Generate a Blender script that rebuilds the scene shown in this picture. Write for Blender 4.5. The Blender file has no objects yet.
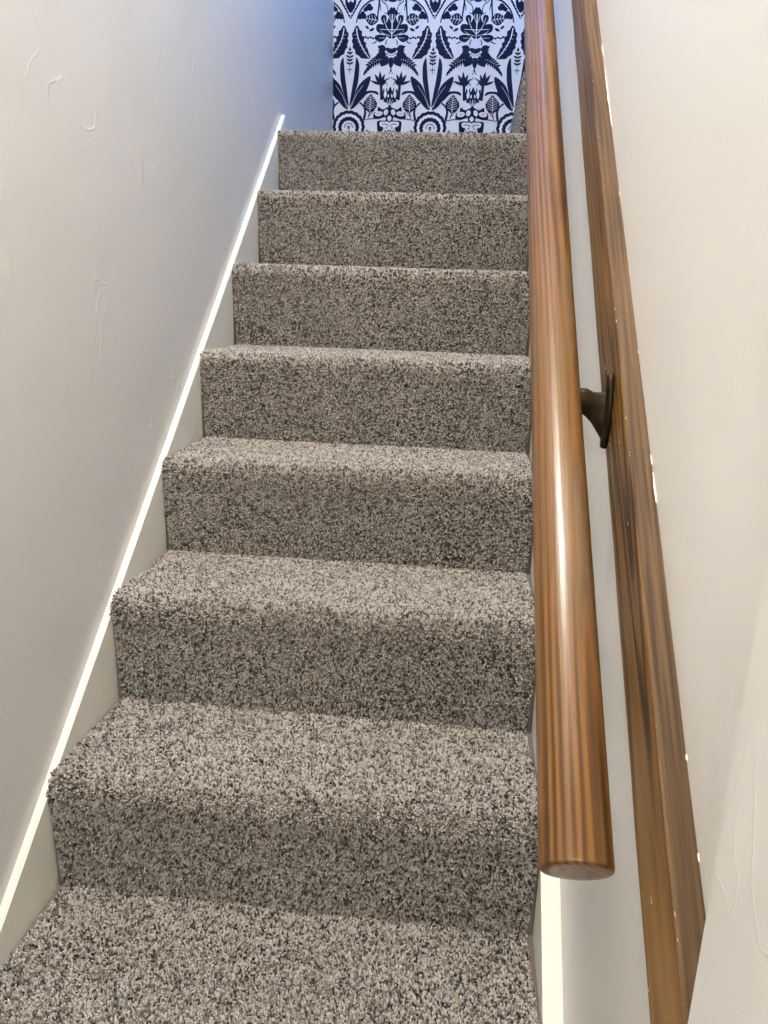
import bpy, bmesh, math, random
import numpy as np
from mathutils import Vector, Matrix, noise

random.seed(7)
rng = np.random.default_rng(11)
C = bpy.context.scene.collection

# ------------------------------------------------------------------ materials
def new_mat(name, base=(.8, .8, .8), rough=.5, spec=.5, metal=0.0):
    m = bpy.data.materials.new(name); m.use_nodes = True
    b = m.node_tree.nodes['Principled BSDF']
    b.inputs['Base Color'].default_value = (*base, 1)
    b.inputs['Roughness'].default_value = rough
    b.inputs['Specular IOR Level'].default_value = spec
    b.inputs['Metallic'].default_value = metal
    return m, m.node_tree, b

def node(nt, kind, **kw):
    n = nt.nodes.new(kind)
    for k, v in kw.items():
        if k in n.inputs: n.inputs[k].default_value = v
        else: setattr(n, k, v)
    return n

def ramp(nt, stops, interp='LINEAR'):
    r = nt.nodes.new('ShaderNodeValToRGB'); e = r.color_ramp.elements
    r.color_ramp.interpolation = interp
    while len(e) < len(stops): e.new(.5)
    for el, (p, c) in zip(e, stops):
        el.position = p; el.color = (*c, 1)
    return r

def coords(nt, scale=(1, 1, 1), rot=(0, 0, 0), kind='Object'):
    tc = nt.nodes.new('ShaderNodeTexCoord'); mp = nt.nodes.new('ShaderNodeMapping')
    mp.inputs['Scale'].default_value = scale; mp.inputs['Rotation'].default_value = rot
    nt.links.new(tc.outputs[kind], mp.inputs['Vector'])
    return mp.outputs['Vector']

def wall_paint(name, base, rough=.42, marks=1.0):
    """old plaster under satin paint: soft undulation, trowel ridges, tiny specks"""
    m, nt, b = new_mat(name, base, rough, .5)
    L = nt.links.new
    n1 = node(nt, 'ShaderNodeTexNoise', Scale=5.0, Detail=3.0); L(coords(nt), n1.inputs['Vector'])
    n2 = node(nt, 'ShaderNodeTexNoise', Scale=70.0, Detail=4.0); L(coords(nt), n2.inputs['Vector'])
    # trowel ridges: a thin iso-line of a warped noise, only where a mask allows
    n3 = node(nt, 'ShaderNodeTexNoise', Scale=11.0, Detail=2.5, Distortion=.8); L(coords(nt, (1, 1.2, .6)), n3.inputs['Vector'])
    r3 = ramp(nt, [(0, (0, 0, 0)), (.484, (0, 0, 0)), (.5, (1, 1, 1)), (.507, (0, 0, 0)), (1, (0, 0, 0))])
    L(n3.outputs['Fac'], r3.inputs['Fac'])
    n4 = node(nt, 'ShaderNodeTexNoise', Scale=6.5, Detail=2.0); L(coords(nt, (1, 1, 1), (.3, .5, 1)), n4.inputs['Vector'])
    r4 = ramp(nt, [(.50, (0, 0, 0)), (.60, (1, 1, 1))]); L(n4.outputs['Fac'], r4.inputs['Fac'])
    mul = node(nt, 'ShaderNodeMath', operation='MULTIPLY'); L(r3.outputs['Color'], mul.inputs[0]); L(r4.outputs['Color'], mul.inputs[1])
    vo = node(nt, 'ShaderNodeTexVoronoi', Scale=11.0); L(coords(nt), vo.inputs['Vector'])
    rv = ramp(nt, [(.0, (1, 1, 1)), (.028, (0, 0, 0))]); L(vo.outputs['Distance'], rv.inputs['Fac'])
    def mad(x, k, y=None):
        q = node(nt, 'ShaderNodeMath', operation='MULTIPLY_ADD'); L(x, q.inputs[0]); q.inputs[1].default_value = k
        if y is not None: L(y, q.inputs[2])
        else: q.inputs[2].default_value = 0
        return q.outputs[0]
    h = mad(n1.outputs['Fac'], .9)
    h = mad(n2.outputs['Fac'], .035, h)
    h = mad(mul.outputs[0], .07 * marks, h)
    h = mad(rv.outputs['Color'], .05 * marks, h)
    bp = node(nt, 'ShaderNodeBump', Strength=.55, Distance=.008); L(h, bp.inputs['Height'])
    L(bp.outputs['Normal'], b.inputs['Normal'])
    return m

M = {}
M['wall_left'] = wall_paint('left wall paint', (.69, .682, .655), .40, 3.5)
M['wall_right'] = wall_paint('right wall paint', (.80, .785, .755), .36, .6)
M['ceiling'], _, _ = new_mat('ceiling paint', (.8, .79, .76), .8)
M['hidden_wood'], _, _ = new_mat('rough stair timber', (.35, .25, .16), .8)

def trim_paint():
    m, nt, b = new_mat('cream gloss trim paint', (.84, .82, .74), .35, .5)
    L = nt.links.new
    n1 = node(nt, 'ShaderNodeTexNoise', Scale=30.0, Detail=4.0); L(coords(nt, (1, 1, 1)), n1.inputs['Vector'])
    bp = node(nt, 'ShaderNodeBump', Strength=.35, Distance=.004); L(n1.outputs['Fac'], bp.inputs['Height'])
    L(bp.outputs['Normal'], b.inputs['Normal'])
    return m
M['trim'] = trim_paint()

def carpet_mat():
    m, nt, b = new_mat('speckled carpet yarn', (.4, .36, .33), .95, .15)
    L = nt.links.new
    at = nt.nodes.new('ShaderNodeAttribute'); at.attribute_name = 'yarn'
    r = ramp(nt, [(.0, (.022, .017, .014)), (.20, (.050, .040, .034)), (.34, (.17, .145, .122)),
                  (.52, (.295, .266, .240)), (.75, (.45, .412, .376)), (1, (.575, .535, .495))])
    L(at.outputs['Fac'], r.inputs['Fac']); L(r.outputs['Color'], b.inputs['Base Color'])
    b.inputs['Sheen Weight'].default_value = .15
    b.inputs['Sheen Roughness'].default_value = .5
    return m
M['carpet'] = carpet_mat()

def wood_mat(name, stops, ring=26.0, along='Y', rough=.3, coat=.5, warp=.5, spec=.5, ww=.42, fwt=.35):
    """long grain: rings of a log seen lengthwise, object space, grain runs along local Y"""
    m, nt, b = new_mat(name, (.3, .15, .06), rough, spec)
    L = nt.links.new
    v = coords(nt, (1, .055, 1))
    nz = node(nt, 'ShaderNodeTexNoise', Scale=9.0, Detail=2.0); L(v, nz.inputs['Vector'])
    sub = node(nt, 'ShaderNodeVectorMath', operation='SUBTRACT'); L(nz.outputs['Color'], sub.inputs[0]); sub.inputs[1].default_value = (.5, .5, .5)
    sc = node(nt, 'ShaderNodeVectorMath', operation='SCALE'); L(sub.outputs[0], sc.inputs[0]); sc.inputs['Scale'].default_value = .06 * warp
    ad = node(nt, 'ShaderNodeVectorMath', operation='ADD'); L(v, ad.inputs[0]); L(sc.outputs[0], ad.inputs[1])
    off = node(nt, 'ShaderNodeVectorMath', operation='ADD'); L(ad.outputs[0], off.inputs[0]); off.inputs[1].default_value = (.060, 0, .045)
    wv = node(nt, 'ShaderNodeTexWave', wave_type='RINGS', rings_direction='Y', Scale=ring, Distortion=2.6, Detail=3.0)
    wv.inputs['Detail Scale'].default_value = 1.5
    L(off.outputs[0], wv.inputs['Vector'])
    fine = node(nt, 'ShaderNodeTexNoise', Scale=260.0, Detail=3.0); L(coords(nt, (1, .02, 1)), fine.inputs['Vector'])
    big = node(nt, 'ShaderNodeTexNoise', Scale=14.0, Detail=2.0); L(coords(nt, (1, .18, 1)), big.inputs['Vector'])
    a1 = node(nt, 'ShaderNodeMath', operation='MULTIPLY_ADD'); L(wv.outputs['Fac'], a1.inputs[0]); a1.inputs[1].default_value = ww; 
    a2 = node(nt, 'ShaderNodeMath', operation='MULTIPLY_ADD'); L(fine.outputs['Fac'], a2.inputs[0]); a2.inputs[1].default_value = fwt; L(a1.outputs[0], a2.inputs[2])
    a1.inputs[2].default_value = .285 - ww / 2 - fwt / 2
    a3 = node(nt, 'ShaderNodeMath', operation='MULTIPLY_ADD'); L(big.outputs['Fac'], a3.inputs[0]); a3.inputs[1].default_value = .75; L(a2.outputs[0], a3.inputs[2])
    a4 = node(nt, 'ShaderNodeMath', operation='SUBTRACT'); L(a3.outputs[0], a4.inputs[0]); a4.inputs[1].default_value = .15
    r = ramp(nt, stops); L(a4.outputs[0], r.inputs['Fac'])
    L(r.outputs['Color'], b.inputs['Base Color'])
    bp = node(nt, 'ShaderNodeBump', Strength=.25, Distance=.001); L(fine.outputs['Fac'], bp.inputs['Height'])
    L(bp.outputs['Normal'], b.inputs['Normal'])
    b.inputs['Coat Weight'].default_value = coat; b.inputs['Coat Roughness'].default_value = .16
    return m
M['rail_wood'] = wood_mat('varnished handrail wood',
    [(.14, (.036, .016, .006)), (.30, (.078, .034, .010)), (.46, (.135, .061, .016)), (.60, (.205, .092, .024)), (.70, (.125, .078, .042)), (.86, (.22, .125, .055))],
    ring=38, rough=.30, coat=.12, warp=1.3, spec=.38, ww=.30, fwt=.45)
M['board_wood'] = wood_mat('stained pine board',
    [(.22, (.040, .017, .005)), (.36, (.092, .041, .010)), (.48, (.18, .084, .020)), (.64, (.26, .128, .031)), (.9, (.33, .18, .05))],
    ring=42, rough=.42, coat=.08, warp=1.3, spec=.3, ww=.36, fwt=.60)
M['board_top'] = wood_mat('worn upper edge of pine board',
    [(.20, (.030, .016, .008)), (.36, (.062, .035, .016)), (.52, (.105, .061, .029)), (.78, (.165, .103, .054))],
    ring=46, rough=.55, coat=.0, warp=1.2, spec=.22, ww=.12, fwt=.85)
def bronze():
    m, nt, b = new_mat('dark cast bronze', (.05, .035, .018), .45, .3, .6)
    n = node(nt, 'ShaderNodeTexNoise', Scale=60.0, Detail=3.0); nt.links.new(coords(nt), n.inputs['Vector'])
    r = ramp(nt, [(.3, (.012, .009, .006)), (.7, (.055, .034, .012))]); nt.links.new(n.outputs['Fac'], r.inputs['Fac'])
    nt.links.new(r.outputs['Color'], b.inputs['Base Color'])
    return m
M['bronze'] = bronze()
M['paint_fleck'], _, _ = new_mat('cream paint fleck', (.80, .74, .62), .5)
M['paper'], _, _ = new_mat('pale wallpaper ground', (.76, .77, .80), .6, .3)
M['navy'], _, _ = new_mat('navy wallpaper ink', (.003, .011, .050), .6, .12)
M['steel'], _, _ = new_mat('screw steel', (.25, .22, .18), .4, .5, 1)
M['lamp'], nt, b = new_mat('lit opal glass', (.9, .9, .88), .4)
b.inputs['Emission Color'].default_value = (1, .94, .86, 1); b.inputs['Emission Strength'].default_value = 22
g_, nt, b = new_mat('window glass'); M['glass'] = g_
nt.nodes.remove(b)
tr = nt.nodes.new('ShaderNodeBsdfTransparent'); gl = nt.nodes.new('ShaderNodeBsdfGlossy'); gl.inputs['Roughness'].default_value = .02
fr = nt.nodes.new('ShaderNodeFresnel'); mx = nt.nodes.new('ShaderNodeMixShader')
nt.links.new(fr.outputs[0], mx.inputs[0]); nt.links.new(tr.outputs[0], mx.inputs[1]); nt.links.new(gl.outputs[0], mx.inputs[2])
nt.links.new(mx.outputs[0], nt.nodes['Material Output'].inputs['Surface'])

# ------------------------------------------------------------------ helpers
def link(name, me, mats, parent=None):
    o = bpy.data.objects.new(name, me); C.objects.link(o)
    for m in (mats if isinstance(mats, (list, tuple)) else [mats]): me.materials.append(m)
    if parent: o.parent = parent
    return o
def from_bm(name, bm, mats, parent=None, smooth=False):
    me = bpy.data.meshes.new(name); bm.normal_update(); bm.to_mesh(me); bm.free()
    if smooth:
        for p in me.polygons: p.use_smooth = True
    return link(name, me, mats, parent)
def box(bm, x0, x1, y0, y1, z0, z1, mi=0, bevel=0):
    vs = [bm.verts.new((x, y, z)) for x in (x0, x1) for y in (y0, y1) for z in (z0, z1)]
    fs = [bm.faces.new([vs[i] for i in q]) for q in ((0, 1, 3, 2), (4, 6, 7, 5), (0, 4, 5, 1), (2, 3, 7, 6), (0, 2, 6, 4), (1, 5, 7, 3))]
    for f in fs: f.material_index = mi
    if bevel:
        bmesh.ops.bevel(bm, geom=list({e for f in fs for e in f.edges}), offset=bevel, segments=2, affect='EDGES')
def prism_yz(bm, poly, x0, x1, mi=0):
    a = [bm.verts.new((x0, y, z)) for y, z in poly]; b_ = [bm.verts.new((x1, y, z)) for y, z in poly]
    n = len(poly); fs = [bm.faces.new(a[::-1]), bm.faces.new(b_)]
    for i in range(n): fs.append(bm.faces.new((a[i], a[(i + 1) % n], b_[(i + 1) % n], b_[i])))
    for f in fs: f.material_index = mi
    bmesh.ops.recalc_face_normals(bm, faces=fs)
    return fs
def struct(o): o['kind'] = 'structure'; return o
def tag(o, label, cat, group=None):
    o['label'] = label; o['category'] = cat
    if group: o['group'] = group
    return o
def thing(name, loc, label, cat, group=None):
    o = bpy.data.objects.new(name, None); C.objects.link(o); o.location = loc; o.empty_display_size = .1
    return tag(o, label, cat, group)

# ------------------------------------------------------------------ measured layout
XL, XR = -.0135, .788           # plaster walls
SKL, SKR = .0, .7605            # inner faces of the skirting boards
YB = 2.86                       # wallpapered wall
FLOOR = -.6
CEIL = 3.35
XE = 1.95                       # end of the upper flight
YW = 1.90                       # where the right wall stops and the landing opens
NOSE = {-2: (-.52, -.4), -1: (-.26, -.2), 0: (.004, .003), 1: (.265, .200), 2: (.521, .400), 3: (.788, .595), 4: (1.044, .790), 5: (1.312, .992), 6: (1.573, 1.196), 7: (1.822, 1.392)}

# ------------------------------------------------------------------ room shell
WY0, WY1, WZ0, WZ1 = 1.62, 2.44, 2.42, 3.16     # window opening in the left wall, above the landing
bm = bmesh.new()
YF = -2.4
for (a, b_, c, d) in ((YF, WY0, FLOOR - .1, CEIL + .1), (WY1, YB + .1, FLOOR - .1, CEIL + .1), (WY0, WY1, FLOOR - .1, WZ0), (WY0, WY1, WZ1, CEIL + .1)):
    box(bm, XL - .12, XL, a, b_, c, d)
bmesh.ops.remove_doubles(bm, verts=bm.verts, dist=1e-5)
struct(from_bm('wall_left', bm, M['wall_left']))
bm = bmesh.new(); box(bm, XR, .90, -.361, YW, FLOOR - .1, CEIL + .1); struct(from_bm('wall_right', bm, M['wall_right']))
bm = bmesh.new(); box(bm, .760, .90, YF, -.3615, FLOOR - .1, CEIL + .1)
ve = [e for e in bm.edges if abs(e.verts[0].co.z - e.verts[1].co.z) > 1 and abs(e.verts[0].co.x - .760) < 1e-4 and e.verts[0].co.y > -1]
bmesh.ops.bevel(bm, geom=ve, offset=.004, segments=3, affect='EDGES')
struct(from_bm('wall_hall', bm, M['wall_right']))
bm = bmesh.new(); box(bm, .90, XE, YW - .11, YW, FLOOR, CEIL + .1); struct(from_bm('wall_upper_side', bm, M['wall_right']))
bm = bmesh.new(); box(bm, XE, XE + .1, YW - .11, YB + .1, FLOOR, CEIL + .1); struct(from_bm('wall_upper_end', bm, M['wall_right']))
bm = bmesh.new(); box(bm, XL - .12, .90, YF - .1, YF, FLOOR - .1, CEIL + .1); struct(from_bm('wall_front', bm, M['wall_right']))
bm = bmesh.new(); box(bm, XL - .12, XE + .1, YF - .1, YB + .1, CEIL, CEIL + .1); struct(from_bm('ceiling', bm, M['ceiling']))
bm = bmesh.new(); box(bm, XL - .12, XE + .1, YF, YB + .1, FLOOR - .1, FLOOR - .0005); struct(from_bm('floor', bm, M['hidden_wood']))

# window above the landing (outside the photo, it throws the blue daylight)
bm = bmesh.new()
fw = .05
for (a, b_, c, d) in ((WY0, WY1, WZ0, WZ0 + fw), (WY0, WY1, WZ1 - fw, WZ1), (WY0, WY0 + fw, WZ0 + fw, WZ1 - fw), (WY1 - fw, WY1, WZ0 + fw, WZ1 - fw)):
    box(bm, XL - .11, XL - .05, a, b_, c, d)
win = struct(from_bm('window_1', bm, M['trim']))
bm = bmesh.new(); box(bm, XL - .083, XL - .078, WY0 + fw, WY1 - fw, WZ0 + fw, WZ1 - fw)
from_bm('pane', bm, M['glass'], win)

# ------------------------------------------------------------------ skirting boards
def skirt(name, x0, x1, off, y0, y1, s=.770):
    bm = bmesh.new(); d = .30
    poly = [(y0, s * y0 + off), (y1, s * y1 + off), (y1, s * y1 + off - d), (y0, s * y0 + off - d)]
    fs = prism_yz(bm, poly, x0, x1)
    es = [e for e in bm.edges if all(abs(v.co.z - (s * v.co.y + off)) < 1e-5 for v in e.verts)]
    bmesh.ops.bevel(bm, geom=es, offset=.0022, segments=2, affect='EDGES')
    return struct(from_bm(name, bm, M['trim']))
skirt('trim_1', XL, SKL, -.0345, -.62, 1.928)
skirt('trim_2', SKR, XR, -.066, -.361, 1.84, .77)

# ------------------------------------------------------------------ carpet
def vnoise2(u, v, seed):
    """smooth value noise on arrays"""
    r = np.random.default_rng(seed).random((257, 257))
    iu = np.floor(u).astype(int); iv = np.floor(v).astype(int); fu = u - iu; fv = v - iv
    fu = fu * fu * (3 - 2 * fu); fv = fv * fv * (3 - 2 * fv)
    iu %= 256; iv %= 256
    return (r[iu, iv] * (1 - fu) + r[iu + 1, iv] * fu) * (1 - fv) + (r[iu, iv + 1] * (1 - fu) + r[iu + 1, iv + 1] * fu) * fv

PILE = .0050
def profile(y0, zlow, z, ydeep, R=.029, over=.003):
    """carpet backing line in (run, height): up the riser, round the nose, back along the tread. inset by the pile height"""
    y = y0 + PILE; zz = z - PILE
    pts = [(y + over, zlow)]
    pts.append((y + over, zz - 2.2 * R)); pts.append((y + over * .3, zz - 1.5 * R))
    for i in range(0, 13):
        t = math.pi / 2 * i / 12
        pts.append((y + R - R * math.cos(t), zz - R + R * math.sin(t)))
    pts.append((ydeep, zz))
    return pts

def carpet_mesh(prof, x0, x1, spacing, seed, mapf, flare=None, hmul=1.0, back=None):
    """backing surface + one leaning tuft of yarn per cell. mapf turns (across, run, height) into x,y,z"""
    P = np.array(prof); seg = np.diff(P, axis=0); sl = np.hypot(seg[:, 0], seg[:, 1]); cum = np.r_[0, np.cumsum(sl)]
    S = cum[-1]
    def at(s):
        i = np.clip(np.searchsorted(cum, s, 'right') - 1, 0, len(sl) - 1)
        t = (s - cum[i]) / sl[i]
        p = P[i] + seg[i] * t[:, None]
        # smooth normals: blend neighbours
        tg = seg / sl[:, None]; nrm = np.stack([-tg[:, 1], tg[:, 0]], 1)
        vn = np.zeros((len(P), 2)); vn[:-1] += nrm; vn[1:] += nrm; vn /= np.linalg.norm(vn, axis=1)[:, None]
        n = vn[i] * (1 - t[:, None]) + vn[i + 1] * t[:, None]; n /= np.linalg.norm(n, axis=1)[:, None]
        tgs = np.stack([n[:, 1], -n[:, 0]], 1)
        return p, n, tgs
    nx = int((x1 - x0) / spacing); ns = int(S / spacing)
    gx, gs = np.meshgrid(np.arange(nx), np.arange(ns), indexing='ij')
    r = np.random.default_rng(seed)
    u = (x0 + (gx + .5 + (gs % 2) * .5 + r.uniform(-.45, .45, gx.shape)) * spacing).ravel()
    s = ((gs + .5 + r.uniform(-.45, .45, gx.shape)) * spacing).ravel()
    ok = (u > x0) & (u < x1) & (s < S); u, s = u[ok], s[ok]
    p, n, tg = at(s); N = len(u)
    sg = seed * 3.7
    # lie of the pile: slow patches, plus each tuft its own way
    lx = (vnoise2(u / .09 + sg, s / .07, 3) - .5) * .35 + r.normal(0, .24, N)
    ls = (vnoise2(u / .11 + sg, s / .08 + 9, 4) - .5) * .45 + r.normal(0, .24, N) 
    h = PILE * hmul * (1 + r.normal(0, .16, N))
    # yarn colour
    c = .50 * vnoise2(u / .0036 + sg, s / .0036, 5) + .50 * r.random(N)
    c = (c - .5) * 1.75 + .60 + (vnoise2(u / .05 + sg, s / .05, 6) - .5) * .10
    c = np.clip(c, 0, 1)
    B = np.stack([u, p[:, 0], p[:, 1]], 1)
    Nn = np.stack([np.zeros(N), n[:, 0], n[:, 1]], 1); Tt = np.stack([np.zeros(N), tg[:, 0], tg[:, 1]], 1); X = np.tile([1., 0, 0], (N, 1))
    rad = spacing * r.uniform(.55, .85, N)
    a0 = r.uniform(0, 2 * math.pi, N)
    tip = B + Nn * h[:, None] + X * (lx * h)[:, None] + Tt * (ls * h)[:, None]
    mid = B + Nn * (h * .74)[:, None] + X * (lx * h * .62)[:, None] + Tt * (ls * h * .62)[:, None]
    # keep tufts within the width, apart from a little fray
    V = []
    for ring, cen, k in ((0, B - Nn * .001, .55), (1, mid, 1.0)):
        for j in range(3):
            a = a0 + j * 2 * math.pi / 3 + ring * .6
            V.append(cen + X * (np.cos(a) * rad * k)[:, None] + Tt * (np.sin(a) * rad * k)[:, None])
    V.append(tip)
    V = np.stack(V, 1)                              # N,7,3
    V[..., 0] = np.clip(V[..., 0], x0 - .003, x1 + .003)
    idx = (np.arange(N) * 7)[:, None, None]
    F = np.array([[0, 1, 4], [0, 4, 3], [1, 2, 5], [1, 5, 4], [2, 0, 3], [2, 3, 5], [3, 4, 6], [4, 5, 6], [5, 3, 6]])
    F = (idx + F[None]).reshape(-1, 3)
    if flare is not None:                           # the wrapped nose bulges a little over the skirting edges
        zt, yt = flare
        w_ = np.minimum(np.clip((V[..., 2] - (zt - .19)) / .15, 0, 1), np.clip((yt + .25 - V[..., 1]) / .22, 0, 1))
        el = np.clip(1 - (V[..., 0] - x0) / .05, 0, 1); er = np.clip(1 - (x1 - V[..., 0]) / .05, 0, 1)
        V[..., 0] += (-el * .0120 + er * .0095) * w_
    V = V.reshape(-1, 3); col = np.repeat(c, 7)
    # backing: closed slab of the profile
    m = len(P); bx0, bx1 = back or (x0, x1)
    bk = np.array([[xx, a_, b_] for xx in (bx0, bx1) for a_, b_ in P])
    bot = np.array([[xx, P[-1, 0], P[0, 1]] for xx in (bx0, bx1)])
    o = len(V); V = np.vstack([V, bk, bot]); col = np.r_[col, np.full(2 * m + 2, .40 if back else .12)]
    polys = [(o + i, o + i + 1, o + m + i + 1, o + m + i) for i in range(m - 1)]
    endL = [o + i for i in range(m)] + [o + 2 * m]; endR = [o + m + i for i in range(m)] + [o + 2 * m + 1]
    polys.append(tuple(endL[::-1])); polys.append(tuple(endR))
    polys.append((o + m - 1, o + 2 * m - 1, o + 2 * m + 1, o + 2 * m)); polys.append((o, o + m, o + 2 * m + 1, o + 2 * m))
    me = bpy.data.meshes.new('step')
    nt_ = len(F); lt = [len(q) for q in polys]
    me.vertices.add(len(V)); me.vertices.foreach_set('co', mapf(V).astype(np.float32).ravel())
    loops = np.r_[F.ravel(), np.array([i for q in polys for i in q])]
    me.loops.add(len(loops)); me.loops.foreach_set('vertex_index', loops.astype(np.int32))
    starts = np.r_[np.arange(nt_) * 3, nt_ * 3 + np.r_[0, np.cumsum(lt)[:-1]]]
    me.polygons.add(nt_ + len(polys)); me.polygons.foreach_set('loop_start', starts.astype(np.int32))
    me.update(calc_edges=True)
    at_ = me.attributes.new('yarn', 'FLOAT', 'POINT'); at_.data.foreach_set('value', col.astype(np.float32))
    me.validate()
    return me

stairs = thing('staircase', (0.38, 0, 0), 'straight flight of stairs wrapped in speckled grey-brown carpet, climbing to the landing', 'staircase')
def ident(V): return V - np.array([.38, 0, 0])
ks = sorted(NOSE)
for k in ks:
    y, z = NOSE[k]
    zl = NOSE[k - 1][1] if k - 1 in NOSE else FLOOR
    if k + 1 in NOSE: deep = NOSE[k + 1][0] + .028
    else: deep = YB - .004
    sp = .0026 if 0 <= k <= 7 else .008
    if k == 7:     # top riser and nose; the landing floor joins it
        prof = profile(y, zl - .002, z, y + .074)
        me = carpet_mesh(prof, SKL + .0092, SKR - .0095, sp, 40 + k, ident, (z, y), 1.0, (SKL + .0006, SKR - .0006))
        link('step', me, M['carpet'], stairs)
        prof = [(y + .0765, z - .05), (y + .0760, z - PILE), (YB - .008, z - PILE)]
        me = carpet_mesh(prof, XL + .007, .718, .0045, 77, ident)
        link('landing_floor', me, M['carpet'], stairs)
    else:
        me = carpet_mesh(profile(y, zl - .002, z, deep), SKL + .0092, SKR - .0095, sp, 40 + k, ident, (z, y), 1.0, (SKL + .0006, SKR - .0006))
        link('step', me, M['carpet'], stairs)
# upper flight turning right behind the wall end
upper = thing('upper_staircase', (.75, 2.38, 1.385), 'next carpeted stairs turning right off the landing, mostly hidden behind the handrail', 'staircase')
for i in range(4):
    x = .722 + .25 * i; z = 1.585 + .2 * i
    f = lambda V: np.stack([V[:, 1] - .75, -V[:, 0] + (YW + YB) - 2.38, V[:, 2] - 1.385], 1)
    me = carpet_mesh(profile(x, z - .2, z, min(x + .28, XE - .002), R=.018), YW + .012, YB - .012, .0035 if i == 0 else .006, 90 + i, f)
    o = link('step', me, M['carpet'], upper)
# carpet wrapped over the near end of the first upper step
prof = [(1.912, 1.392), (1.912, 1.578), (1.922, 1.5785)]
me = carpet_mesh(prof, .727, XR - .002, .0032, 99, lambda V: V - np.array([.75, 2.38, 1.385]))
link('step_end', me, M['carpet'], upper)

# ------------------------------------------------------------------ handrail
ang = math.atan(.77)
axis = Vector((-.009, 1, .77)).normalized()
def frame_mat(loc, ax, up=Vector((0, 0, 1))):
    yv = ax.normalized(); xv = yv.cross(up).normalized(); zv = xv.cross(yv)
    return Matrix(((xv.x, yv.x, zv.x, loc[0]), (xv.y, yv.y, zv.y, loc[1]), (xv.z, yv.z, zv.z, loc[2]), (0, 0, 0, 1)))
RR = .0256
p0 = Vector((.7059 + .262 * .009, -.262, .758 - .262 * .77))
Lr = 2.62
bm = bmesh.new(); nseg = 64
prof = [(0, 0), (.35 * RR, .0003), (.7 * RR, .0004), (.94 * RR, .0007), (.98 * RR, .0015), (RR, .0032)]
rings = []
for rr_, yy in prof[1:]: rings.append((rr_ * 1.03, yy))
for i in range(1, 40): rings.append((RR * (1 + .004 * math.sin(i * 1.7) + .028 * max(0, 1 - i / 7)), .0062 + (Lr - .0124) * i / 40))
for rr_, yy in prof[1:][::-1]: rings.append((rr_, Lr - yy))
vr = []
for rr_, yy in rings: vr.append([bm.verts.new((rr_ * math.cos(2 * math.pi * j / nseg), yy, rr_ * math.sin(2 * math.pi * j / nseg))) for j in range(nseg)])
for a_, b_ in zip(vr, vr[1:]):
    for j in range(nseg): bm.faces.new((a_[j], b_[j], b_[(j + 1) % nseg], a_[(j + 1) % nseg]))
bm.faces.new(vr[0]); bm.faces.new(vr[-1][::-1])
bmesh.ops.recalc_face_normals(bm, faces=bm.faces)
rail = from_bm('handrail', bm, M['rail_wood'], None, True)
rail.matrix_world = frame_mat(p0, axis)
tag(rail, 'round varnished reddish-brown wooden handrail running up the right side of the stairs', 'handrail')

# ------------------------------------------------------------------ backing board on the wall
bs, bo, bh, bt = .792, .79, .093, .0205
bax = Vector((0, 1, bs)).normalized()
# local frame: Y along, Z perpendicular to the slope, X into the room is negative
by0 = -.3612; Lb = 2.80
origin = Vector((XR - .0003, by0, bo + bs * by0))
bm = bmesh.new()
vs = []
# cross-section (x, z) with eased front edges and slightly hand-worn ridge
sec = [(0, 0), (-bt + .0022, 0), (-bt + .0006, -.0007), (-bt, -.0024), (-bt, -bh + .0022), (-bt + .0006, -bh + .0006), (-bt + .0022, -bh), (0, -bh)]
NS = 120
kcut = bs                                   # plumb cut at the lower end
for i in range(NS + 1):
    yy = Lb * i / NS
    w = 1 + .02 * noise.noise(Vector((yy * 6, 0, 0)))
    row = []
    for (x, z) in sec:
        wob = .0007 * noise.noise(Vector((yy * 9, x * 40, z * 10)))
        cut = z * bs if i == 0 else 0       # plumb end sits flat on the wall return
        row.append(bm.verts.new((x + (wob if x < -.001 else 0), yy + cut, z + wob)))
    vs.append(row)
n = len(sec)
for a_, b_ in zip(vs, vs[1:]):
    for j in range(n):
        f = bm.faces.new((a_[j], a_[(j + 1) % n], b_[(j + 1) % n], b_[j]))
        f.material_index = 1 if j in (0, 1) else 0
bm.faces.new(vs[0][::-1]); bm.faces.new(vs[-1])
bmesh.ops.recalc_face_normals(bm, faces=bm.faces)
# cream paint slopped over the back edge by the wall painter
rp = random.Random(4)
for (ya, yb) in ((.905, .915), (1.07, 1.24), (1.27, 1.31), (.425, .46), (.47, .482), (.19, .195), (.12, .126), (.62, .625)):
    nn = max(3, int((yb - ya) / .006)); y = ya
    ps = [(ya + (yb - ya) * i / nn) for i in range(nn + 1)]
    top = [bm.verts.new((-.0005 - rp.random() * .0010 * math.sin(math.pi * i / nn), p_, .0009)) for i, p_ in enumerate(ps)]
    bot = [bm.verts.new((.0002, p_, .0012)) for p_ in ps]
    for i in range(nn):
        f = bm.faces.new((top[i], top[i + 1], bot[i + 1], bot[i])); f.material_index = 2
for _ in range(26):     # nicks showing pale along the front ridge and face
    y = rp.uniform(.02, 1.6); l = rp.uniform(.0015, .006)
    zz = rp.choice([-.0004, -.0012, -rp.uniform(.01, .085)])
    x = -bt + .0012 if zz > -.002 else -bt - .0008
    v4 = [bm.verts.new(q) for q in ((x, y, zz + .0009), (x - .0003, y + l, zz + .0007), (x - .0004, y + l * .8, zz - .0004), (x - .0003, y + .0005, zz - .0006))]
    f = bm.faces.new(v4); f.material_index = 2
board = from_bm('rail_board', bm, [M['board_wood'], M['board_top'], M['paint_fleck']])
mw = Matrix.Identity(4)
zv = Vector((0, -bs, 1)).normalized()
mw = Matrix(((1, bax.x, zv.x, origin.x), (0, bax.y, zv.y, origin.y), (0, bax.z, zv.z, origin.z), (0, 0, 0, 1)))
board.matrix_world = mw
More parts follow.
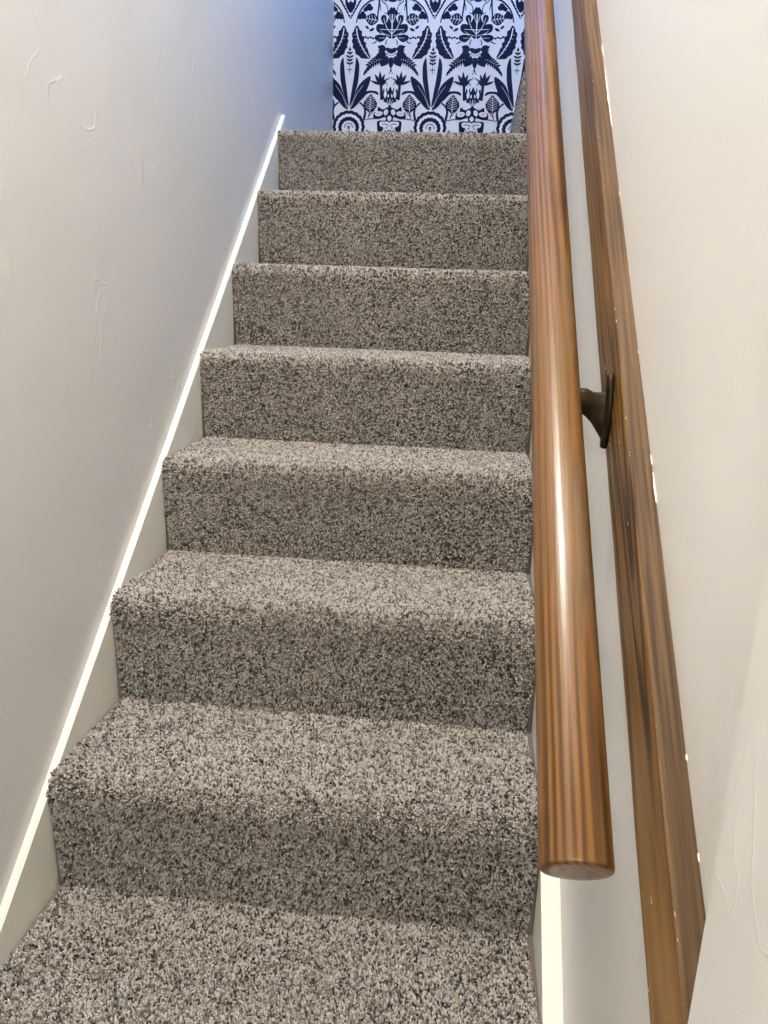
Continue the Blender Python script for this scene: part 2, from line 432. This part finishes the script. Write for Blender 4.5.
tag(board, 'flat stained pine board fixed along the right wall behind the handrail', 'board')

# ------------------------------------------------------------------ bracket
XB = XR - bt - .0008            # board face
def loft(bm, secs, cap=True):
    rs = [[bm.verts.new(v) for v in s] for s in secs]; n = len(rs[0])
    for a_, b_ in zip(rs, rs[1:]):
        for j in range(n): bm.faces.new((a_[j], a_[(j + 1) % n], b_[(j + 1) % n], b_[j]))
    if cap: bm.faces.new(rs[0][::-1]); bm.faces.new(rs[-1])
    bmesh.ops.recalc_face_normals(bm, faces=bm.faces)
def make_bracket(yc):
    zc = .758 + .77 * yc                          # rail axis height there
    e = thing('rail_bracket', (XB, yc, zc - .038), 'dark bronze bracket joining the round handrail to the wall board', 'bracket')
    o0 = Vector((XB, yc, zc - .038))
    # plate: long leaf shape standing on the board face
    bm = bmesh.new(); secs = []
    for dx, k in ((0.0, 1.0), (-.003, 1.0), (-.0056, .84), (-.0066, .55)):
        ring = []
        for j in range(32):
            t = 2 * math.pi * j / 32
            zz = math.sin(t) * .041; yy = math.cos(t) * (.0140 - .0030 * abs(math.sin(t)) ** 2)
            ring.append((dx, yy * k, zz * (k * .15 + .85)))
        secs.append(ring)
    loft(bm, secs); from_bm('plate', bm, M['bronze'], e, True)
    # screws
    for zz in (.034, -.028):
        bm = bmesh.new(); loft(bm, [[(dx, r * math.cos(t), zz + r * math.sin(t)) for t in [2 * math.pi * j / 16 for j in range(16)]] for dx, r in ((-.003, .0036), (-.0056, .0034), (-.0064, .002))])
        from_bm('screw', bm, M['steel'], e, True)
    # arm: deep web at the plate that sweeps out and up under the rail
    bm = bmesh.new(); secs = []
    #       dx      zc(local)  half height, half width
    for dx, zz, hh, hw in ((-.001, -.007, .031, .0075), (-.006, -.005, .0265, .0062), (-.012, -.001, .0215, .0055), (-.019, .004, .0165, .0055), (-.026, .009, .0150, .006), (-.033, .0115, .0130, .0075), (-.042, .006, .0085, .009), (-.052, -.0005, .0050, .0105), (-.062, -.0035, .004, .0105)):
        secs.append([(dx, hw * math.cos(2 * math.pi * j / 20), zz + hh * math.sin(2 * math.pi * j / 20)) for j in range(20)])
    loft(bm, secs); from_bm('arm', bm, M['bronze'], e, True)
    # saddle: curved strip hugging the underside of the rail
    bm = bmesh.new()
    U = axis; Xv = Vector((1, 0, 0)); W = Xv.cross(U).normalized(); 
    if W.z < 0: W = -W
    cen = Vector((.7059 - .009 * yc, yc, zc)) - o0
    g = []
    for i in range(9):
        t = (-1 + 2 * i / 8) * .020
        row = []
        for j in range(13):
            a_ = math.radians(-90 + (-36 + 72 * j / 12))
            row.append((t, a_))
        g.append(row)
    for r0, r1 in ((RR + .0003, RR + .0035),):
        inner = [[bm.verts.new(cen + U * t + (Xv * math.cos(a_) + W * math.sin(a_)) * r0) for t, a_ in row] for row in g]
        outer = [[bm.verts.new(cen + U * t + (Xv * math.cos(a_) + W * math.sin(a_)) * r1) for t, a_ in row] for row in g]
        for q, flip in ((inner, 0), (outer, 1)):
            for i in range(8):
                for j in range(12): bm.faces.new((q[i][j], q[i + 1][j], q[i + 1][j + 1], q[i][j + 1]))
        for i in range(8):
            bm.faces.new((inner[i][0], inner[i + 1][0], outer[i + 1][0], outer[i][0])); bm.faces.new((inner[i][12], inner[i + 1][12], outer[i + 1][12], outer[i][12]))
        for j in range(12):
            bm.faces.new((inner[0][j], inner[0][j + 1], outer[0][j + 1], outer[0][j])); bm.faces.new((inner[8][j], inner[8][j + 1], outer[8][j + 1], outer[8][j]))
    bmesh.ops.recalc_face_normals(bm, faces=bm.faces)
    from_bm('saddle', bm, M['bronze'], e, True)
    return e
make_bracket(.137)

# ------------------------------------------------------------------ wallpaper on the far wall
UX, UZ = .3394 / 720, .000431       # metres per drawing unit; drawing repeats every 720 across
AX, ZT = .2254, 1.9958              # axis of one repeat; height of drawing row 117
def cr(pts, n=5, closed=True):
    """Catmull-Rom through points"""
    P = [Vector((p[0], p[1])) for p in pts]; m = len(P); out = []
    for i in range(m if closed else m - 1):
        a_, b_, c, d = (P[(i - 1) % m], P[i], P[(i + 1) % m], P[(i + 2) % m]) if closed else (P[max(i - 1, 0)], P[i], P[i + 1], P[min(i + 2, m - 1)])
        for k in range(n):
            t = k / n
            out.append(.5 * ((2 * b_) + (c - a_) * t + (2 * a_ - 5 * b_ + 4 * c - d) * t * t + (3 * b_ - a_ - 3 * c + d) * t ** 3))
    if not closed: out.append(P[-1])
    return [(p.x, p.y) for p in out]
SH = []      # (layer, polygon) in drawing units: distance from the axis, row
def blob(layer, pts, n=4): SH.append((layer, cr(pts, n)))
def stroke(layer, pts, w0, w1=None, n=6):
    w1 = w0 if w1 is None else w1
    q = cr(pts, n, False); L_ = len(q); a_, b_ = [], []
    for i, (x, y) in enumerate(q):
        x2, y2 = q[min(i + 1, L_ - 1)]; x1, y1 = q[max(i - 1, 0)]
        d = math.hypot(x2 - x1, y2 - y1) or 1; nx, ny = -(y2 - y1) / d, (x2 - x1) / d
        w = (w0 + (w1 - w0) * i / (L_ - 1)) / 2 * (1.35 if layer % 2 == 0 else 1.1)
        a_.append((x + nx * w, y + ny * w)); b_.append((x - nx * w, y - ny * w))
    for i in range(L_ - 1): SH.append((layer, [a_[i], a_[i + 1], b_[i + 1], b_[i]]))
def ell(layer, cx, cy, rx, ry, rot=0, n=14):
    c, s = math.cos(rot), math.sin(rot)
    SH.append((layer, [(cx + rx * math.cos(t) * c - ry * math.sin(t) * s, cy + rx * math.cos(t) * s + ry * math.sin(t) * c) for t in [2 * math.pi * i / n for i in range(n)]]))
def leaf(layer, x0, y0, x1, y1, w, bend=0, vein=True, nv=0):
    w *= 1.2; dx, dy = x1 - x0, y1 - y0; l = math.hypot(dx, dy); nx, ny = -dy / l, dx / l
    def pt(t, s): 
        b_ = bend * math.sin(math.pi * t)
        return (x0 + dx * t + nx * (b_ + s), y0 + dy * t + ny * (b_ + s))
    pr = [(0, 0), (.15, .55), (.35, .95), (.55, .95), (.78, .55), (1, 0)]
    SH.append((layer, [pt(t, w / 2 * s) for t, s in pr] + [pt(t, -w / 2 * s) for t, s in pr[1:-1][::-1]]))
    if vein: stroke(layer + 1, [pt(.08, 0), pt(.5, 0), pt(.92, 0)], 5, 2, 3)
    for i in range(nv):
        t = .2 + .6 * i / max(nv - 1, 1)
        for sg in (1, -1): stroke(layer + 1, [pt(t, 0), pt(min(t + .13, 1), sg * w * .36)], 4, 2, 1)
# lozenge between repeats
stroke(0, [(262, -20), (312, 72), (360, 158)], 13, 5, 5)
stroke(0, [(360, 158), (408, 72), (458, -20)], 5, 13, 5)
for i in range(6):
    ell(0, 273 + i * 15, -6 + i * 27, 12, 7, .9); ell(0, 447 - i * 15, -6 + i * 27, 12, 7, -.9)
blob(0, [(312, 5), (330, -20), (360, -30), (390, -20), (408, 5), (398, 60), (360, 110), (322, 60)])
ell(1, 345, 8, 11, 15, .4); ell(1, 375, 8, 11, 15, -.4); ell(0, 345, 8, 4, 7, .4); ell(0, 375, 8, 4, 7, -.4)
# arched garland
stroke(0, [(120, -8), (190, 10), (255, 62), (292, 125), (308, 192)], 14, 7)
stroke(1, [(135, 2), (200, 26), (248, 72)], 3, 3)
for (x, y, a_) in ((205, 52, .5), (228, 78, .6), (190, 72, .4), (258, 118, 1.0), (276, 140, 1.1), (246, 138, .9)): ell(0, x, y, 25, 20, a_)
# small leaf
leaf(0, 118, 172, 240, 150, 88, 0, True, 4)
# stems and curl
stroke(0, [(112, -20), (118, 60), (126, 135), (122, 175)], 12, 7)
leaf(0, 150, 236, 200, 262, 20, 0, False); leaf(0, 232, 214, 196, 246, 18, 0, False)
stroke(0, [(128, -20), (108, 40), (100, 90)], 8, 4)
stroke(0, [(80, -20), (92, 10), (50, 50), (40, 95), (52, 118), (68, 105)], 6, 5)
ell(0, 0, 0, 38, 22); leaf(0, 20, -10, 78, 10, 18, 0, False); ell(0, 60, 22, 6, 5)
# lobed central leaf
blob(0, [(0, 72), (38, 96), (44, 122), (30, 140), (38, 165), (52, 190), (48, 150), (62, 126), (88, 130), (98, 152), (90, 180), (74, 205), (96, 200), (128, 205), (138, 235), (128, 262), (100, 280), (70, 282), (46, 300), (0, 310)])
blob(0, [(46, 300), (80, 290), (110, 288), (142, 300), (146, 325), (120, 346), (92, 352), (60, 330)])
stroke(0, [(130, 345), (155, 362), (172, 360)], 9, 3)
for i, (x, y) in enumerate(((160, 320), (182, 312), (204, 318), (226, 308), (246, 316))): ell(0, x, y, 12, 8, .4 * (-1) ** i)
stroke(0, [(150, 316), (250, 318)], 4, 2, 2)
stroke(1, [(0, 120), (0, 310)], 9, 7, 2); stroke(1, [(0, 285), (40, 240), (66, 180), (72, 150)], 6, 3); stroke(1, [(0, 250), (50, 248), (105, 245)], 6, 3)
stroke(1, [(0, 200), (18, 160), (22, 120)], 5, 3); stroke(1, [(14, 300), (60, 285), (100, 262)], 4, 2); stroke(1, [(60, 318), (110, 318)], 3, 2, 2)
# big feather leaf
blob(0, [(300, 212), (322, 235), (330, 262), (343, 275), (345, 300), (338, 322), (346, 345), (334, 372), (338, 396), (318, 420), (310, 452), (282, 468), (262, 488), (225, 492), (188, 492), (182, 470), (196, 440), (206, 408), (222, 388), (220, 360), (240, 342), (236, 310), (258, 296), (258, 262), (276, 250)], 3)
stroke(1, [(306, 235), (290, 320), (250, 405), (192, 486)], 9, 6)
for i in range(6):
    y = 290 + i * 30; x = 300 - i * 17; stroke(1, [(x, y), (x + 30, y + 4)], 3, 1.5, 1)
# flower below
ell(0, 0, 362, 52, 30); ell(1, 0, 366, 46, 40); ell(0, 18, 352, 7, 5, .5); stroke(0, [(0, 384), (14, 376), (24, 384)], 3, 3); stroke(0, [(36, 330), (52, 350), (48, 380)], 5, 3)
leaf(0, 44, 408, 122, 386, 46, 4, False); leaf(0, 48, 430, 118, 420, 30, 0, False)
leaf(0, 40, 455, 140, 480, 58, -6, False); leaf(0, 30, 470, 90, 560, 56, 6, False); leaf(0, 0, 470, 0, 582, 40, 0, False)
blob(0, [(0, 400), (50, 404), (58, 440), (40, 480), (0, 500)])
blob(1, [(0, 478), (22, 484), (30, 470), (44, 466), (44, 448), (54, 438), (48, 420), (30, 440), (0, 452)], 3)
for t in (8, 20, 31, 40): ell(2, t, 470 - t * .5, 3, 8, -.2)
# fern
stroke(0, [(60, 478), (130, 500), (190, 545), (226, 600)], 8, 4)
for i in range(9):
    t = i / 8; x = 82 + 138 * t; y = 482 + 90 * t * t + 18 * t
    leaf(0, x, y, x + 18 - 30 * (1 - t), y + 62 - 12 * t, 17, 0, False)
    if i < 7: leaf(0, x, y, x + 40, y - 20 + 22 * t, 15, 0, False)
# sprig between repeats
stroke(0, [(360, 400), (360, 560)], 4, 4, 3)
for y, w in ((412, 0), (440, 20), (470, 30), (500, 22), (528, 26)):
    for sg in (1, -1): leaf(0, 360, y + 14, 360 + sg * (w + 6), y - 8, 15, 0, False)
ell(0, 360, 405, 6, 12)
for a_ in (-1, 0, 1): ell(0, 360 + a_ * 16, 590 - abs(a_) * 4, 9, 4, a_ * .5)
ell(0, 360, 606, 3, 14); ell(0, 360, 578, 5, 8)
D = 555
# tall blades
blob(0, [(356, D + 350), (344, D + 240), (324, D + 110), (312, D), (302, D - 74), (278, D - 20), (276, D + 60), (286, D + 150), (322, D + 280)])
blob(0, [(350, D + 372), (324, D + 290), (274, D + 160), (178, D + 84), (192, D + 175), (246, D + 275), (306, D + 352)])
blob(0, [(330, D + 350), (270, D + 250), (200, D + 212), (120, D + 215), (102, D + 248), (150, D + 230), (200, D + 238), (250, D + 290)])
stroke(1, [(340, D + 355), (300, D + 255), (240, D + 165)], 3, 2)
stroke(0, [(268, D + 312), (228, D + 350), (216, D + 400), (228, D + 465)], 10, 17)
# veined oval leaf
leaf(0, 176, D + 405, 168, D + 238, 104, 0, True, 6); stroke(0, [(176, D + 400), (190, D + 450)], 6, 6, 2)
stroke(0, [(120, D + 320), (132, D + 370), (190, D + 440)], 7, 4)
# tufted bloom
for (x, y, w) in ((180, 122, 20), (140, 66, 26), (95, 40, 26), (50, 62, 22), (25, 104, 20)): leaf(0, 84, D + 160, x, D + y, w, 0, False)
stroke(0, [(82, D + 150), (78, D + 220), (72, D + 290)], 16, 20)
stroke(0, [(70, D + 165), (40, D + 140), (24, D + 165)], 7, 4); stroke(0, [(0, D - 20), (0, D + 30)], 12, 6, 2); ell(0, 14, D + 60, 8, 5); ell(0, 0, D + 38, 8, 16)
ell(0, 26, D + 110, 10, 6, .4); ell(0, 10, D + 100, 5, 7)
# tulips and centre cluster
blob(0, [(0, D + 175), (20, D + 215), (30, D + 180), (42, D + 215), (60, D + 190), (66, D + 250), (56, D + 285), (0, D + 290)])
leaf(1, 44, D + 278, 40, D + 196, 22, 0, False); leaf(1, 18, D + 272, 14, D + 236, 12, 0, False)
blob(0, [(0, D + 262), (32, D + 268), (56, D + 296), (62, D + 330), (30, D + 350), (0, D + 352)])
for a_ in (-.1, .5, 1.0): stroke(1, [(4, D + 335), (4 + 42 * math.sin(a_), D + 335 - 55 * math.cos(a_))], 3, 3, 1)
blob(1, [(10, D + 340), (40, D + 312), (82, D + 304), (88, D + 340), (62, D + 366), (28, D + 358)]); ell(0, 56, D + 332, 12, 9); ell(1, 56, D + 330, 5, 4)
blob(0, [(0, D + 350), (60, D + 372), (100, D + 350), (110, D + 392), (136, D + 400), (142, D + 446), (100, D + 458), (40, D + 440), (0, D + 445)])
ell(1, 96, D + 410, 36, 22, .15); ell(1, 32, D + 398, 19, 27, -.3); ell(0, 32, D + 404, 4, 12, -.3); stroke(2, [(80, D + 410), (118, D + 412)], 4, 2, 1)
stroke(0, [(120, D + 452), (180, D + 458), (226, D + 470)], 7, 4)
ell(0, 0, D + 450, 34, 32); blob(1, [(0, D + 425), (20, D + 450), (0, D + 476), (-20, D + 450)], 2)
# urn
blob(0, [(0, D + 478), (50, D + 470), (104, D + 476), (108, D + 520), (98, D + 580), (60, D + 600), (0, D + 600)])
blob(1, [(0, D + 492), (40, D + 480), (84, D + 486), (78, D + 520), (52, D + 530), (56, D + 560), (34, D + 590), (0, D + 596)])
stroke(2, [(8, D + 520), (34, D + 500), (66, D + 504)], 6, 4); ell(2, 24, D + 535, 8, 6); ell(2, 46, D + 545, 5, 5); ell(2, 10, D + 560, 8, 10); leaf(2, 14, D + 575, 50, D + 556, 12, 0, False)
# scalloped rosette between repeats
def scallop(layer, cx, cy, r, k, d):
    SH.append((layer, [(cx + (r + d * abs(math.sin(k * t / 2))) * math.cos(t), cy + (r + d * abs(math.sin(k * t / 2))) * math.sin(t)) for t in [2 * math.pi * i / 60 for i in range(60)]]))
scallop(0, 360, D + 528, 122, 9, 24); scallop(1, 360, D + 530, 98, 9, 20); scallop(2, 360, D + 534, 76, 9, 20); scallop(3, 360, D + 538, 46, 7, 18)
for a_ in range(7):
    t = -math.pi / 2 + (a_ - 3) * .5; ell(4, 360 + 36 * math.cos(t), D + 534 + 36 * math.sin(t), 7, 6)
ell(4, 360, D + 530, 12, 9)
for a_ in (-.7, 0, .7): stroke(4, [(360, D + 560), (360 + 22 * math.sin(a_), D + 560 - 34 * math.cos(a_))], 4, 2, 1)
for a_ in (-1, 0, 1): leaf(0, 196, D + 590, 196 + a_ * 24, D + 545 + abs(a_) * 14, 16, 0, False)
ROWS = 1290                          # drawing rows per vertical repeat
verts, faces, mids = [], [], []
ZLO, ZHI = 1.385, CEIL
for rep in range(-1, 6):
    for vrep in range(-3, 2):
        for si, (lay, poly) in enumerate(SH):
            for sg in (1, -1):
                q = []
                for dx, row in poly:
                    x = AX + rep * .3394 - sg * dx * UX; z = ZT + (117 - row - vrep * ROWS) * UZ
                    q.append((min(max(x, XL + .0005), XE - .001), min(max(z, ZLO), ZHI)))
                xs = [p_[0] for p_ in q]; zs = [p_[1] for p_ in q]
                if max(xs) - min(xs) < .0003 or max(zs) - min(zs) < .0003: continue
                i0 = len(verts); yy = YB - .0003 - lay * .0009 - si * 4e-6 - (2e-6 if sg == 1 else 0)
                verts += [(x, yy, z) for x, z in q]
                faces.append(list(range(i0, i0 + len(q)))); mids.append(0 if lay % 2 else 1)
me = bpy.data.meshes.new('wall_back')
b0 = len(verts)
for x in (XL, XE):
    for y in (YB, YB + .1):
        for z in (FLOOR, CEIL): verts.append((x, y, z))
for q in ((0, 1, 3, 2), (4, 6, 7, 5), (0, 4, 5, 1), (2, 3, 7, 6), (0, 2, 6, 4), (1, 5, 7, 3)):
    faces.append([b0 + i for i in q]); mids.append(0)
me.from_pydata(verts, [], faces); me.polygons.foreach_set('material_index', mids); me.update()
wb = struct(link('wall_back', me, [M['paper'], M['navy']]))

# ------------------------------------------------------------------ ceiling lamp (above the photo, over the lower steps)
lamp = thing('ceiling_lamp', (.28, -.12, CEIL), 'round opal ceiling lamp over the lower stairs', 'lamp')
bm = bmesh.new(); secs = []
for r, z in ((.17, 0), (.17, -.02), (.165, -.024)): secs.append([(r * math.cos(2 * math.pi * j / 40), r * math.sin(2 * math.pi * j / 40), z) for j in range(40)])
loft(bm, secs); from_bm('base', bm, M['bronze'], lamp, True)
bm = bmesh.new(); secs = []
for i in range(9):
    t = math.pi / 2 * i / 9; secs.append([(.155 * math.cos(t) * math.cos(2 * math.pi * j / 40), .155 * math.cos(t) * math.sin(2 * math.pi * j / 40), -.0245 - .07 * math.sin(t)) for j in range(40)])
loft(bm, secs); from_bm('lamp_shade', bm, M['lamp'], lamp, True)

# added fill globe behind the viewpoint, unseen, to brighten the risers
globe = thing('fill_globe', (.36, YF, 1.75), 'added opal globe giving fill light to the risers, unseen behind the viewpoint', 'lamp')
bm = bmesh.new(); loft(bm, [[(r * math.cos(2 * math.pi * j / 32), y, r * math.sin(2 * math.pi * j / 32)) for j in range(32)] for r, y in ((.06, 0), (.06, .012), (.03, .02), (.02, .05))])
from_bm('base', bm, M['bronze'], globe, True)
bm = bmesh.new(); bmesh.ops.create_uvsphere(bm, u_segments=32, v_segments=16, radius=.10, matrix=Matrix.Translation((0, .14, 0)))
from_bm('lamp_shade', bm, M['lamp'], globe, True)
ld = bpy.data.lights.new('riser_fill', 'AREA'); ld.shape = 'DISK'; ld.size = .22; ld.energy = 15; ld.color = (1, .95, .89)  # soft frontal fill added for the risers, set just ahead of the globe
lo = bpy.data.objects.new('riser_fill', ld); lo.location = (.36, YF + .26, 1.75); lo.rotation_euler = (math.radians(82), 0, 0); C.objects.link(lo)
# ------------------------------------------------------------------ light
ld = bpy.data.lights.new('lamp_light', 'AREA'); ld.shape = 'DISK'; ld.size = .30; ld.energy = 62; ld.color = (1, .94, .84)
lo = bpy.data.objects.new('lamp_light', ld); lo.location = (.28, -.12, CEIL - .105); C.objects.link(lo)

w = bpy.data.worlds.new('sky'); bpy.context.scene.world = w; w.use_nodes = True
bg = w.node_tree.nodes['Background']; bg.inputs['Color'].default_value = (.08, .33, 1.0, 1); bg.inputs['Strength'].default_value = 72
pd = bpy.data.lights.new('window_portal', 'AREA'); pd.shape = 'RECTANGLE'; pd.size = WY1 - WY0; pd.size_y = WZ1 - WZ0; pd.cycles.is_portal = True
po = bpy.data.objects.new('window_portal', pd); C.objects.link(po)
po.matrix_world = Matrix(((0, 0, -1, XL - .115), (1, 0, 0, (WY0 + WY1) / 2), (0, -1, 0, (WZ0 + WZ1) / 2), (0, 0, 0, 1)))

# ------------------------------------------------------------------ camera (solved from the step edges)
f_, cx, cy, cz, yaw, pitch, roll = [797.501, .61197, -.74570, .95060, .098789, .277682, .031567]
fw_ = Vector((-math.sin(yaw) * math.cos(pitch), math.cos(yaw) * math.cos(pitch), -math.sin(pitch)))
rt = Vector((math.cos(yaw), math.sin(yaw), 0)); up = rt.cross(fw_)
r2 = rt * math.cos(roll) + up * math.sin(roll); u2 = -rt * math.sin(roll) + up * math.cos(roll)
cd = bpy.data.cameras.new('camera'); cam = bpy.data.objects.new('camera', cd); C.objects.link(cam)
cd.sensor_fit = 'VERTICAL'; cd.sensor_height = 36; cd.lens = f_ / 1024 * 36; cd.clip_start = .02
cam.matrix_world = Matrix(((r2.x, u2.x, -fw_.x, cx), (r2.y, u2.y, -fw_.y, cy), (r2.z, u2.z, -fw_.z, cz), (0, 0, 0, 1)))
sc = bpy.context.scene; sc.camera = cam
sc.view_settings.view_transform = 'Standard'; sc.view_settings.look = 'None'
sc.view_settings.gamma = 1; sc.view_settings.use_curve_mapping = False; sc.view_settings.exposure = 0
